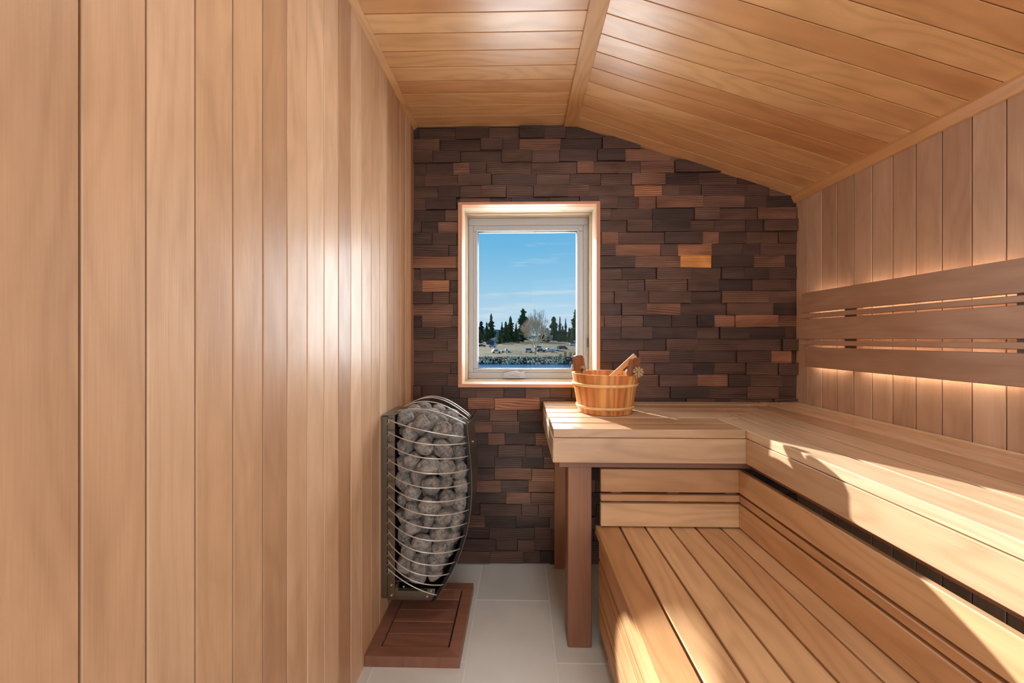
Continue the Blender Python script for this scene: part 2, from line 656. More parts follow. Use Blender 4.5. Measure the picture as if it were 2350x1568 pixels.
# floor: offset rectangular tiles in grout
b = MB()
b.board((LX - .1, FY - .1, -0.08), (RX + .1, BY + .12, -0.001), M['grout'], bev=0)
TW, TL = 0.318, 0.628
for c in range(-2, 7):
    x0 = -0.19 + c * TW
    y00 = 1.639 + (TL / 2 if c % 2 else 0)
    for r in range(-5, 3):
        y0 = y00 + r * TL
        lo = (max(x0 + .0022, LX - .05), max(y0 + .0022, FY - .05), -0.02)
        hi = (min(x0 + TW - .0022, RX + .05), min(y0 + TL - .0022, BY + .05), 0.0)
        if hi[0] - lo[0] > .01 and hi[1] - lo[1] > .01:
            b.board(lo, hi, M['tile'], bev=0.0008)
tag(b.build('floor'), 'pale grey rectangular floor tiles with light grout', 'floor', kind='structure')


def wall_boards(b, x_face, sgn, first, pitch, z1, m):
    """vertical boards on a side wall; sgn = +1 when the room lies on the +x side of the face"""
    y = first
    while y > FY:
        y -= pitch
    while y < BY + 0.02:
        y0, y1 = max(y, FY - .02), min(y + pitch, BY + 0.05)
        lo, hi = (x_face - 0.020, x_face) if sgn > 0 else (x_face, x_face + 0.020)
        if y1 - y0 > .008:
            b.board((lo, y0 + .0016, -0.01), (hi, y1 - .0016, z1), m, axis=2, bev=0.0012)
        y += pitch
    lo, hi = (x_face - 0.10, x_face - 0.016) if sgn > 0 else (x_face + 0.016, x_face + 0.10)
    b.board((lo, FY - .1, -0.05), (hi, BY + .2, z1), M['groove'], axis=2, bev=0)


b = MB()
wall_boards(b, LX, 1, 0.453, 0.0825, CZ + .03, M['wall'])
tag(b.build('wall_left'), 'left wall of tall vertical tongue and groove boards', 'wall', kind='structure')
b = MB()
wall_boards(b, RX, -1, 1.099, 0.0815, EZ + .03, M['wall_r'])
tag(b.build('wall_right'), 'right wall of vertical boards behind the upper bench', 'wall', kind='structure')

# ceiling: boards across the room, flat on the left, falling to the right of the ridge
b = MB()
SL = math.hypot(RX - RIDGE_X, CZ - EZ)
ang = math.atan2(CZ - EZ, RX - RIDGE_X)
XF = Matrix.Translation((RIDGE_X, 0, CZ)) @ Matrix.Rotation(ang, 4, 'Y')
y = 1.25 - 0.0825 * 30
while y < BY + 0.03:
    y0, y1 = max(y, FY - .02), min(y + 0.0825, BY + 0.06)
    if y1 - y0 > 0.01:
        b.board((LX - .01, y0 + .0014, CZ), (RIDGE_X, y1 - .0014, CZ + .020), M['ceiling'], axis=0, bev=0.0012)
        b.board((0, y0 + .0014, 0), (SL + .03, y1 - .0014, .020), M['ceiling'], axis=0, bev=0.0012, xf=XF)
    y += 0.0825
b.board((LX - .1, FY - .1, CZ + .016), (RIDGE_X + .02, BY + .2, CZ + .1), M['groove'], axis=0, bev=0)
b.board((0, FY - .1, .016), (SL + .1, BY + .2, .1), M['groove'], axis=0, bev=0, xf=XF)
tag(b.build('ceiling'), 'board ceiling, flat at left and sloping down at right', 'ceiling', kind='structure')

# trims
b = MB()
b.prism([(CZ - .022, LX), (CZ, LX), (CZ, LX + .022), (CZ - .004, LX + .022), (CZ - .022, LX + .004)], 1, FY, BY - .002, M['trim'], .4)
tag(b.build('trim_1'), 'thin pale cove strip along the top of the left wall', 'trim', kind='structure')
b = MB()
b.prism([(EZ - .032, RX), (EZ + .010, RX), (EZ + .010, RX - .026), (EZ - .002, RX - .026), (EZ - .032, RX - .012)], 1, FY, BY - .002, M['trim'], .3)
tag(b.build('trim_2'), 'thin pale strip where the sloping ceiling meets the right wall', 'trim', kind='structure')
b = MB()
b.board((0.223, FY, CZ - .014), (0.288, BY - .002, CZ - .001), M['trim'], axis=1, bev=0.002, tone=0.1)
tag(b.build('trim_3'), 'flat board covering the ridge joint of the ceiling', 'trim', kind='structure')

# back wall of end-cut wooden blocks around the window
CX0, CX1, CZ0, CZ1 = -0.3135, 0.404, 0.899, 1.838      # window casing, outer edges
b = MB()
ROW = 0.05996
special = {}                                          # blocks that stand out, by centre (x, z) in metres and tone


def sp(px, py, tone):
    special[((px - 1193) / F * BY, CAMZ - (py - HY) / F * BY)] = tone


for a_ in ((1612, 577, .88), (1622, 603, 1.0), (1515, 444, .88), (1105, 926, .86), (1172, 926, .88), (1008, 665, .86), (976, 612, .82), (1407, 552, .82), (1419, 580, .83),
           (1768, 737, .84), (1780, 818, .86), (1620, 550, .80), (1215, 338, .78), (1675, 740, .82), (1640, 870, .82), (1700, 620, .10), (1590, 845, .05), (1715, 655, .05), (1500, 350, .8), (1215, 1118, .80), (1190, 1085, .78), (1247, 1085, .82),
           (1240, 1120, .80), (1180, 1145, .76), (1245, 1010, .80)):  # blocks under the bench toned lighter to paint in the light falling there
    sp(*a_)
for r in range(-18, 20):
    z1 = CAMZ - r * ROW
    z0 = z1 - ROW
    if z1 < 0 or z0 > CZ:
        continue
    z0 = max(z0, -0.01)
    x = LX - random.uniform(0, .15)
    while x < RX + .02:
        w = random.choice((.085, .11, .125, .14, .155, .17, .19, .21, .23))
        x1 = x + w
        a0, a1 = max(x, LX - .01), min(x1, RX + .01)
        pieces = []
        if z0 < CZ1 and z1 > CZ0 and a1 > CX0 + .006 and a0 < CX1 - .006:      # cut round the window
            if a0 < CX0:
                pieces.append((a0, CX0 + .006, z0, z1))
            if a1 > CX1:
                pieces.append((CX1 - .006, a1, z0, z1))
            m0, m1 = max(a0, CX0 + .006), min(a1, CX1 - .006)
            if z0 < CZ0 - .004:
                pieces.append((m0, m1, z0, CZ0 + .006))
            if z1 > CZ1 + .004:
                pieces.append((m0, m1, CZ1 - .006, z1))
        else:
            pieces.append((a0, a1, z0, z1))
        d = random.choice((0, .001, .002, .004, .007, .010, .014, .018))
        for s0, s1, zz0, zz1 in pieces:
            if s1 - s0 < .006:
                continue
            tone = min(.76, max(0, random.gauss(.42, .20)))
            if random.random() < .02:
                tone = random.uniform(.74, .80)
            for (sx, sz), tv in special.items():
                if s0 <= sx < s1 and z0 <= sz < z1:
                    tone = tv
            jt = [[random.uniform(-.0008, .0008), random.uniform(-.0012, .0012), random.uniform(-.0008, .0008)] for _ in range(8)]
            b.board((s0 + .0005, BY - d, zz0 + .0004), (s1 - .0005, BY + .02, zz1 - .0004), M['block'], axis=0, bev=0.0006, tone=tone, jitter=jt)
        x = x1
# structure behind the blocks, with the opening left free
for lo, hi in (((LX - .1, BY + .014, -.05), (CX0 - .012, BY + .25, CZ + .1)), ((CX1 + .012, BY + .014, -.05), (RX + .1, BY + .25, CZ + .1)),
               ((CX0 + .01, BY + .014, -.05), (CX1 - .01, BY + .25, CZ0 - .012)), ((CX0 + .01, BY + .014, CZ1 + .012), (CX1 - .01, BY + .25, CZ + .1))):
    b.board(lo, hi, M['groove'], bev=0, axis=0)
wb = b.build('wall_back')
bm = bmesh.new()
bm.from_mesh(wb.data)
nrm = Vector((math.sin(ang), 0, math.cos(ang)))
bmesh.ops.bisect_plane(bm, geom=bm.verts[:] + bm.edges[:] + bm.faces[:], plane_co=Vector((RIDGE_X, 0, CZ + .006)), plane_no=nrm, clear_outer=True)
bmesh.ops.bisect_plane(bm, geom=bm.verts[:] + bm.edges[:] + bm.faces[:], plane_co=Vector((0, 0, CZ + .006)), plane_no=Vector((0, 0, 1)), clear_outer=True)
bm.to_mesh(wb.data)
bm.free()
tag(wb, 'back wall of dark brown rough wooden blocks around the window', 'wall', kind='structure')

# front wall with the glazed door opening, behind the camera
b = MB()
DX0, DX1, DZ = 0.10, 1.10, 2.0
for lo, hi in (((LX - .1, FY - .1, -.05), (DX0, FY, CZ + .1)), ((DX1, FY - .1, -.05), (RX + .1, FY, CZ + .1)), ((DX0, FY - .1, DZ), (DX1, FY, CZ + .1))):
    b.board(lo, hi, M['wall'], bev=0, axis=2)
tag(b.build('wall_front'), 'front wall around the glazed entrance', 'wall', kind='structure')
d1 = thing('door_1', (DX0, FY - .05, 0), 'frameless glass entrance door in the front wall', 'door')
d1['kind'] = 'structure'
box('door_glass', (DX0 + .02, FY - .055, .01), (DX1 - .02, FY - .045, DZ - .02), M['glass'], d1)

# ------------------------------------------------------------------ window
win = thing('window_1', (0.0475, BY, CZ0), 'white casement window with pale wood lining looking over the river', 'window')
win['kind'] = 'structure'


def ring(name, x0, x1, z0, z1, w, y0, y1, m, parent, bev=0.0015, head=True):
    b = MB()
    wl_, wr_, wt_, wb_ = w if isinstance(w, tuple) else (w,) * 4
    b.board((x0, y0, z1 - wt_), (x1, y1, z1), m, bev=bev, tone=.5)
    b.board((x0, y0, z0), (x1, y1, z0 + wb_), m, bev=bev, tone=.5)
    b.board((x0, y0, z0 + wb_), (x0 + wl_, y1, z1 - wt_), m, bev=bev, tone=.4)
    b.board((x1 - wr_, y0, z0 + wb_), (x1, y1, z1 - wt_), m, bev=bev, tone=.4)
    return b.build(name, parent)


def unproj_y(px, py, yy):
    """world point on the plane y = yy seen at a pixel of the photograph (used to measure, in metres, what the photo shows)"""
    cxp = (px - 1175) / F
    c_, s_ = math.cos(YAW), math.sin(YAW)
    t = yy / (s_ * cxp + c_)
    return ((c_ * cxp - s_) * t, yy, CAMZ - (py - HY) / F * t)


YC, YF0 = BY - .022, 2.085                             # casing front, front of the vinyl frame
cx0, cx1 = unproj_y(1060, 700, YC)[0], unproj_y(1369, 700, YC)[0]
cz0, cz1 = unproj_y(1200, 882, YC)[2], unproj_y(1200, 469, YC)[2]
ring('window_casing', CX0, CX1, CZ0, CZ1, (cx0 - CX0, CX1 - cx1, CZ1 - cz1, cz0 - CZ0), YC, BY + .018, M['casing'], win)
ring('window_lining', cx0 - .018, cx1 + .018, cz0 - .018, cz1 + .018, .018, BY + .0185, 2.018, M['lining'], win)
ring('window_jamb', cx0 - .018, cx1 + .018, cz0 - .018, cz1 + .018, .024, 2.021, YF0 + .06, M['lining'], win)
fx0, fx1, fz0, fz1 = cx0 + .0062, cx1 - .0062, cz0 + .0062, cz1 - .0062
gx0, gz1 = unproj_y(1097, 533, YF0 + .028)[0], unproj_y(1200, 533, YF0 + .028)[2]
gx1, gz0 = unproj_y(1323, 846, YF0 + .028)[0], unproj_y(1200, 846, YF0 + .028)[2]
ring('window_frame', fx0, fx1, fz0, fz1, (.026, .026, .040, .034), YF0, YF0 + .06, M['vinyl'], win, bev=.003)
ring('window_sash', fx0 + .024, fx1 - .024, fz0 + .032, fz1 - .038, (gx0 - fx0 - .024 + .001, fx1 - .024 - gx1 + .001, fz1 - .038 - gz1 + .001, gz0 - fz0 - .032 + .001), YF0 + .006, YF0 + .05, M['vinyl'], win, bev=.004)
ring('glazing_bead', gx0 - .012, gx1 + .012, gz0 - .012, gz1 + .012, .013, YF0 + .001, YF0 + .03, M['vinyl'], win, bev=.004)
ring('gasket', gx0 - .001, gx1 + .001, gz0 - .001, gz1 + .001, .003, YF0 + .022, YF0 + .036, M['vinyl_dark'], win, bev=0)
box('window_glass', (gx0 - .002, YF0 + .026, gz0 - .002), (gx1 + .002, YF0 + .032, gz1 + .002), M['glass'], win, bev=0)
# folding crank on the sill of the frame
cb = MB()
hx = unproj_y(1180, 860, YF0)[0]
cz = fz0 + .006
cb.prism([(cz, hx - .062), (cz + .026, hx - .058), (cz + .034, hx - .030), (cz + .040, hx + .012), (cz + .032, hx + .036), (cz + .038, hx + .056), (cz, hx + .062)], 1, YF0 - .022, YF0 + .002, M['vinyl'])
ch = cb.build('crank_handle', win)
cb = MB()
cb.tube([(hx - .050, YF0 - .026, cz + .014), (hx - .01, YF0 - .028, cz + .026), (hx + .03, YF0 - .027, cz + .010)], .004, M['vinyl'])
cb.build('crank_arm', ch)
lk = MB()
lx = fx1 - .006
lk.board((lx - .008, YF0 - .008, 1.055), (lx + .004, YF0 + .002, 1.165), M['vinyl'], bev=.003)
lk.board((lx - .005, YF0 - .016, 1.10), (lx + .001, YF0 - .006, 1.15), M['vinyl_dark'], bev=.002)
lk.build('sash_lock', win)

# ================================================================== upper bench (L-shaped, woven corner)
YG = [1.311, 1.409, 1.508, 1.607, 1.707, 1.807, 1.898]
XG = [0.782, 0.882, 0.982, 1.084, 1.186, 1.288, 1.384]
BZ, NEAR = 0.83, -0.35
ub = thing('upper_bench', (0.75, 1.5, 0), 'L-shaped upper sauna bench of pale slats under the window and along the right wall', 'bench')
G = .005
b = MB()
for j in range(6):
    x1 = XG[0] if j == 0 else XG[j - 1]
    b.board((.117, YG[j] + (0 if j == 0 else G), BZ - .03), (x1 - (.001 if j == 0 else G), YG[j + 1] - G, BZ), M['bench'], axis=0, bev=.002, tone=.28 if j == 0 else None)
b.build('seat', ub)['label'] = 'short wing of the seat under the window'
b = MB()
for i in range(6):
    y1 = YG[min(i + 2, 6)]
    b.board((XG[i] + (0 if i == 0 else G), NEAR, BZ - .03), (XG[i + 1] - G, y1 - G, BZ), M['bench'], axis=1, bev=.002)
b.build('seat', ub)['label'] = 'long wing of the seat along the right wall'
box('fascia', (.115, 1.309, .713), (XG[0] + .003, 1.329, .7985), M['bench'], ub, bev=.002, tone=.35, axis=0)
box('fascia', (XG[0] - .002, NEAR, .713), (XG[0] + .018, 1.308, .7985), M['bench'], ub, bev=.002, tone=.45, axis=1)
box('end_board', (.115, 1.330, .713), (.135, 1.895, .7985), M['bench'], ub, bev=.002, tone=.5, axis=1)
box('rail', (.141, 1.352, .683), (.86, 1.390, .7125), M['post'], ub, axis=0)
box('rail', (.822, NEAR, .683), (.86, 1.351, .7125), M['post'], ub, axis=1)
box('rail', (.141, 1.875, .683), (1.384, 1.896, .7125), M['post'], ub, axis=0)
box('bearer', (.15, 1.392, .72), (.19, 1.874, .7995), M['post'], ub, axis=1)
box('leg', (.178, 1.393, 0), (.266, 1.481, .683), M['post'], ub, bev=.003, axis=2, tone=.5)
box('leg', (.173, 1.870, 0), (.262, 1.894, .683), M['post'], ub, bev=.002, axis=2, tone=1.0)
box('leg', (.86, 0.0, 0), (.94, .08, .683), M['post'], ub, bev=.002, axis=2, tone=.6)

# ================================================================== lower bench
lb = thing('lower_bench', (0.55, 0.7, 0), 'lower slatted sauna bench with low backrest tucked under the upper bench', 'bench')
SX = [0.281, 0.370, 0.462, 0.554, 0.646, 0.738, 0.828]
b = MB()
for i in range(6):
    b.board((SX[i] + (0 if i == 0 else .0035), NEAR, .42), (SX[i + 1] - .0035, 1.404, .45), M['lower'], axis=1, bev=.002)
b.build('seat', lb)
BX = 0.800
for z0, z1 in ((.5815, .666), (.548, .572), (.455, .5395)):
    box('backrest_board', (.298, 1.385, z0), (BX + .018, 1.404, z1), M['lower'], lb, bev=.002, axis=0)
    box('backrest_board', (BX, NEAR, z0), (BX + .018, 1.384, z1), M['lower'], lb, bev=.002, axis=1)
for xx in (.34, .55, .76):
    box('backrest_support', (xx, 1.404, .455), (xx + .04, 1.425, .655), M['post'], lb, axis=2)
for yy in (.1, .6, 1.1):
    box('backrest_support', (BX + .018, yy, .45), (BX + .036, yy + .05, .655), M['post'], lb, axis=2)
for z0, z1 in ((.333, .4185), (.290, .322), (.2, .282), (.158, .190), (.075, .150)):
    box('skirt_board', (.293, NEAR, z0), (.311, 1.398, z1), M['lower'], lb, bev=.002, axis=1, tone=random.uniform(0, .5))
for yy in (.15, .75, 1.34):
    box('leg', (.312, yy, 0), (.352, yy + .04, .42), M['post'], lb, axis=2)
    box('leg', (.77, yy, 0), (.81, yy + .04, .42), M['post'], lb, axis=2)

# ================================================================== backrest on the right wall, with the light strips behind it
br = thing('backrest', (RX, 1.0, 1.19), 'slatted wooden backrest on the right wall with warm light glowing behind it', 'backrest')
FX = 1.345
for z0, z1, ye, tn in ((1.2686, 1.3625, 1.82, .25), (1.243, 1.2625, 1.835, .4), (1.145, 1.236, 1.835, .3), (1.1165, 1.136, 1.835, .5), (1.0145, 1.1065, 1.80, .2)):
    box('backrest_board', (FX, -.1, z0), (FX + .018, ye, z1), M['wall_r'], br, bev=.002, axis=1, tone=tn)
for y0 in (1.545, 1.0, .35):
    box('support_block', (FX + .0182, y0, 1.03), (RX - .0002, y0 + .058, 1.345), M['post'], br, axis=2)
for z in (1.046, 1.312):
    box('light_strip', (FX + .0185, -.05, z - .005), (FX + .0215, 1.54, z + .005), M['led'], br, bev=0)
for z in (1.046, 1.312):
    box('light_strip', (FX + .0185, 1.605, z - .005), (FX + .0215, 1.78, z + .005), M['led'], br, bev=0)

# ================================================================== wall-hung heater
ht = thing('sauna_heater', (LX, 1.548, .125), 'wall-hung steel wire sauna heater full of grey stones', 'heater')
HY0, HY1, HYC = 1.452, 1.645, 1.5485
XB = -0.486                                          # front of the mounting box
b = MB()
b.board((LX + .001, HY0 + .004, .128), (LX + .026, HY1 - .004, .842), M['steel'], bev=.002)
b.build('mounting_plate', ht)
b = MB()
b.board((LX + .032, HY0, .125), (XB - .001, HY0 + .003, .845), M['steel'], bev=.0006)
b.board((LX + .032, HY1 - .003, .125), (XB - .001, HY1, .845), M['steel'], bev=.0006)
b.board((LX + .027, HY0 + .003, .125), (LX + .032, HY1 - .003, .845), M['steel'], bev=.0006)
b.board((XB - .004, HY0 + .004, .20), (XB - .002, HY1 - .004, .84), M['dark_steel'], bev=0)
b.prism([(LX + .004, .845), (XB - .002, .845), (XB + .010, .868), (XB + .008, .870), (LX + .004, .8475)], 1, HY0 + .002, HY1 - .002, M['steel']) if False else None
b.board((LX + .004, HY0, .8452), (XB - .001, HY1, .8475), M['steel'], bev=.0005)
b.build('back_frame', ht)
b = MB()
b.board((XB, HY0, .127), (-.330, HY0 + .002, .172), M['steel'], bev=.0005)
b.board((XB, HY1 - .002, .127), (-.330, HY1, .172), M['steel'], bev=.0005)
b.board((XB, HY0 + .002, .125), (-.330, HY1 - .002, .127), M['steel'], bev=.0005)
b.board((XB, HY0 + .004, .196), (-.372, HY1 - .004, .199), M['steel'], bev=.0005)
b.board((XB, HY0 + .04, .128), (XB + .002, HY1 - .004, .196), M['steel'], bev=.0005)
b.build('bottom_tray', ht)
b = MB()
b.board((XB + .012, HY0 - .0012, .163), (-.36, HY0 + .0005, .1715), M['slot'], bev=0)
b.build('vent_slot', ht)


def screw(x, y, z, parent, ax=1):
    s = MB()
    d = (0, -.0028, 0) if ax == 1 else (.0028, 0, 0)
    s.tube([(x, y, z), (x + d[0], y + d[1], z + d[2])], .0035, M['wire'], sides=8)
    return s.build('screw', parent)


for x, z in ((-.500, .145), (-.500, .185), (-.36, .142), (-.452, .180), (-.345, .164)):
    screw(x, HY0, z, ht)
# curved front plate: near edge read off the photo, as (x, z) at the plate's near edge
PXZ = []
for px, py in ((1080, 962), (1071, 978), (1075, 1012), (1078.5, 1046), (1081, 1080), (1082, 1112), (1081.5, 1142), (1079.5, 1172), (1075, 1203), (1069, 1231), (1059, 1262), (1047.5, 1291), (1034, 1318), (1020, 1344), (996, 1382)):
    cxp = (px - 1175) / F
    yy = HY0
    c_, s_ = math.cos(YAW), math.sin(YAW)
    t = yy / (s_ * cxp + c_)
    PXZ.append(((c_ * cxp - s_) * t, CAMZ - (py - HY) / F * t))
b = MB()
mi = b.mat(M['steel'])
for i in range(len(PXZ) - 1):
    (x0, z0), (x1, z1) = PXZ[i], PXZ[i + 1]
    b.face([(x0 + .002, HY0 - .002, z0), (x1 + .002, HY0 - .002, z1), (x1 + .002, HY1 + .002, z1), (x0 + .002, HY1 + .002, z0)], [(0, 0)] * 4, .5, mi)
    b.face([(x0, HY0 - .002, z0), (x0, HY1 + .002, z0), (x1, HY1 + .002, z1), (x1, HY0 - .002, z1)], [(0, 0)] * 4, .5, mi)
    for yy in (HY0 - .002, HY1 + .002):
        q = [(x0, yy, z0), (x1, yy, z1), (x1 + .002, yy, z1), (x0 + .002, yy, z0)]
        b.face(q if yy < HYC else q[::-1], [(0, 0)] * 4, .5, mi)
fp = b.build('front_plate', ht)
for yy in (HY0, HY1):
    b = MB()
    mi = b.mat(M['dark_steel'])
    for i in range(1, len(PXZ) - 1):
        (x0, z0), (x1, z1) = PXZ[i], PXZ[i + 1]
        w = .013
        lo_, hi_ = yy - .001, yy + .001
        P = [(x0 - w, lo_, z0 + .003), (x1 - w, lo_, z1 + .003), (x1, lo_, z1), (x0, lo_, z0)]
        Q = [(p[0], hi_, p[2]) for p in P]
        b.face(P, [(0, 0)] * 4, .5, mi)
        b.face(Q[::-1], [(0, 0)] * 4, .5, mi)
        b.face([P[0], Q[0], Q[1], P[1]], [(0, 0)] * 4, .5, mi)
    b.build('edge_flange', fp)
screw(PXZ[2][0] + .004, HYC, PXZ[2][1] - .03, fp, 0)


def plate_x(z):
    for i in range(len(PXZ) - 1):
        (x0, z0), (x1, z1) = PXZ[i], PXZ[i + 1]
        if z1 <= z <= z0:
            return x0 + (x1 - x0) * (z - z0) / (z1 - z0)
    return PXZ[1][0] if z > PXZ[0][1] else PXZ[-1][0]


WL = [961, 988, 1016, 1050, 1080, 1107, 1134, 1160, 1187, 1214, 1238, 1263, 1284, 1304]
WR = [1003, 1016.5, 1046.5, 1077, 1107.7, 1138.5, 1169.4, 1199.8, 1229, 1258.8, 1289.3, 1316, 1341.7, 1366.5]
BULGE = [.085, .095, .10, .103, .105, .105, .102, .098, .092, .086, .078, .068, .050, .022]
for k in range(14):
    p0 = unproj_y(890, WL[k], HY0)
    zr = unproj_y(1070, WR[k], HY0)[2]
    xr = plate_x(zr) - .006
    for near in (True, False):
        y0 = HY0 if near else HY1
        s = -1 if near else 1
        pts = []
        for i in range(25):
            t = i / 24
            bul = BULGE[k] * math.sin(PI * t) ** .8
            pts.append((p0[0] + (xr - p0[0]) * t, y0 + s * (bul + .0012), p0[2] + (zr - p0[2]) * t + (.012 if k == 0 and t < 1 else 0) * math.sin(PI * t)))
        w = MB()
        w.tube(pts, .0021, M['wire'], sides=8)
        if near:   # welded hook at the frame
            w.tube([p0, (p0[0] + .006, HY0 - .002, p0[2] - .014), (p0[0] - .004, HY0 - .002, p0[2] - .024)], .0014, M['wire'], sides=6)
        w.build('wire', ht, smooth=True)
for (yl, zl, rise, yr) in ((1.49, .856, .028, 1.48), (1.565, .858, .046, 1.55), (1.63, .856, .055, 1.60), (1.645, .852, .060, 1.63)):
    pts = []
    for i in range(25):
        t = i / 24
        pts.append((XB - .004 + (PXZ[1][0] - .004 - XB + .004) * t, yl + (yr - yl) * t, zl + (PXZ[1][1] - zl) * t + rise * math.sin(PI * t) ** .9 * (1.15 - .3 * t)))
    w = MB()
    w.tube(pts, .0021, M['wire'], sides=8)
    w.build('wire', ht, smooth=True)
for (cx_, cy_, cz_) in ((-.468, 1.475, .83), (-.212, 1.478, .745)):
    pts = [(cx_ + .010 * math.cos(i * 1.9) * (1 + .2 * math.sin(i)), cy_ + .012 * math.sin(i * 1.3), cz_ + .016 - i * .0025) for i in range(22)]
    w = MB()
    w.tube(pts, .0016, M['wire'], sides=6)
    w.build('element_coil', ht, smooth=True)

# ------------------------------------------------------------------ the stones, packed by a small relaxation


def stone_mesh(k):
    rnd = random.Random(100 + k)
    bm = bmesh.new()
    bmesh.ops.create_icosphere(bm, subdivisions=3, radius=1)
    e = rnd.uniform(.60, .95)
    sx, sy, sz = rnd.uniform(.95, 1.2), rnd.uniform(.85, 1.05), rnd.uniform(.80, 1.0)
    off = Vector((rnd.uniform(-50, 50), rnd.uniform(-50, 50), rnd.uniform(-50, 50)))
    cuts = [(Vector((rnd.gauss(0, 1), rnd.gauss(0, 1), rnd.gauss(0, 1))).normalized(), rnd.uniform(.70, .86)) for _ in range(5)]
    for v in bm.verts:
        p = v.co.copy()
        p = Vector([math.copysign(abs(c) ** e, c) for c in p])
        p = Vector((p.x * sx, p.y * sy, p.z * sz))
        for nv, d in cuts:
            dd = p.dot(nv) - d
            if dd > 0:
                p -= nv * dd * .8
        p *= 1 + .10 * noise.noise(p * 1.1 + off) + .03 * noise.noise(p * 4 + off)
        v.co = p
    me = bpy.data.meshes.new('heater_stone')
    bm.to_mesh(me)
    bm.free()
    me.materials.append(M['stone'])
    me.polygons.foreach_set('use_smooth', [True] * len(me.polygons))
    return me


stones = [stone_mesh(k) for k in range(9)]


def bulge_at(z):
    zt = [unproj_y(980, (WL[k] + WR[k]) / 2, HY0)[2] for k in range(14)]
    if z >= zt[0]:
        return BULGE[0]
    for k in range(13):
        if zt[k + 1] <= z <= zt[k]:
            t = (z - zt[k]) / (zt[k + 1] - zt[k])
            return BULGE[k] + (BULGE[k + 1] - BULGE[k]) * t
    return .0


def contain(p, r):
    x, y, z = p
    zt_x = min(1, max(0, (x - XB) / .28))
    zmin = .205 + r * .2 + .02 * (zt_x)
    z = max(z, zmin)
    top = .850 - .09 * zt_x + .02 * math.sin(PI * zt_x)
    z = min(z, top - r * .45)
    xr = plate_x(max(z - r * .5, .16)) - .010
    x = min(max(x, XB + r * 1.0), xr - r * 1.15)
    t = min(.98, max(.02, (x - XB) / max(.05, xr - XB)))
    t = min(.97, t + .12) if t > .5 else max(.03, t - .06)
    bl = bulge_at(z - r * .5) * math.sin(PI * t) ** .8
    y = min(max(y, HY0 - bl + r * 1.27), HY1 + bl - r * 1.27)
    return [x, y, z]


rs = random.Random(5)
SP = []
for i in range(154):
    r = rs.uniform(.031, .041)
    SP.append([rs.uniform(XB + .03, -.23), rs.uniform(1.42, 1.68), rs.uniform(.25, .84), r])
for it in range(150):
    for p in SP:
        p[2] -= .0001
    for i in range(len(SP)):
        a = SP[i]
        for j in range(i + 1, len(SP)):
            c = SP[j]
            dz = a[2] - c[2]
            if abs(dz) > .085:
                continue
            dx, dy = a[0] - c[0], a[1] - c[1]
            d2 = dx * dx + dy * dy + dz * dz
            m_ = (a[3] + c[3]) * .98
            if 1e-9 < d2 < m_ * m_:
                d = math.sqrt(d2)
                k = (m_ - d) / d * .45
                a[0] += dx * k
                a[1] += dy * k
                a[2] += dz * k
                c[0] -= dx * k
                c[1] -= dy * k
                c[2] -= dz * k
    for p in SP:
        p[:3] = contain(p[:3], p[3])
for i, (x, y, z, r) in enumerate(SP):
    if y > 1.62 and z < .70:
        continue                                     # the far side is hidden behind the nearer stones
    o = bpy.data.objects.new('heater_stone', stones[i % len(stones)])
    o.location = (x, y, z)
    o.rotation_euler = (rs.uniform(0, 6.3), rs.uniform(0, 6.3), rs.uniform(0, 6.3))
    s = r * 1.01
    o.scale = (s, s, s)
    COL.objects.link(o)
    tag(o, 'rounded grey pitted stone piled inside the wire heater', 'stone', 'stones in the wire heater')

# ================================================================== wooden floor mat under the heater
mx0, mx1, my0, my1, mz = -0.5425, -0.209, 1.297, 1.694, .038
fm = thing('floor_mat', ((mx0 + mx1) / 2, (my0 + my1) / 2, 0), 'reddish brown framed wooden floor mat under the heater', 'mat')


def mitred(name, p, m, parent, tone):
    b = MB()
    b.prism(p, 2, 0.0, mz, m, tone)
    return b.build(name, parent)


fw = .042
mitred('frame_rail', [(mx0, my0), (mx1, my0), (mx1 - fw, my0 + fw), (mx0 + fw, my0 + fw)], M['mat'], fm, .3)
mitred('frame_rail', [(mx0, my1), (mx0 + fw, my1 - fw), (mx1 - fw, my1 - fw), (mx1, my1)], M['mat'], fm, .4)
mitred('frame_rail', [(mx0, my0), (mx0 + fw, my0 + fw), (mx0 + fw, my1 - fw), (mx0, my1)], M['mat'], fm, .2)
mitred('frame_rail', [(mx1, my0), (mx1, my1), (mx1 - fw, my1 - fw), (mx1 - fw, my0 + fw)], M['mat'], fm, .6)
n_s = 5
sl = (my1 - my0 - 2 * fw) / n_s
for i in range(n_s):
    box('slat', (mx0 + fw + .002, my0 + fw + i * sl + .001, .004), (mx1 - fw - .008, my0 + fw + (i + 1) * sl - .001, mz - .004), M['mat'], fm, axis=0, bev=.002, tone=(.35, .2, .45, .3, .9)[i])

# ================================================================== bucket and ladle
BCX, BCY = 0.369, 1.640
bk = thing('sauna_bucket', (BCX, BCY, BZ), 'round wooden sauna bucket with two hoops and raised lugs on the upper bench', 'bucket')
HB, R0, R1 = .168, .114, .143
b = MB()
NS = 72
tones = [random.choice((.25, .45, .5, .62, .7, .85)) for _ in range(18)]
b.lathe([(0.001, .018), (R0 - .014, .018), (R1 - .014, HB), (R1 - .001, HB), (R0, .002), (R0 - .008, 0), (R0 - .014, .006), (0.001, .006)], M['bucket'], n=NS, closed=False, ctr=(BCX, BCY, BZ), tone_fn=lambda k: tones[k // 4])
b.build('stave_body', bk)


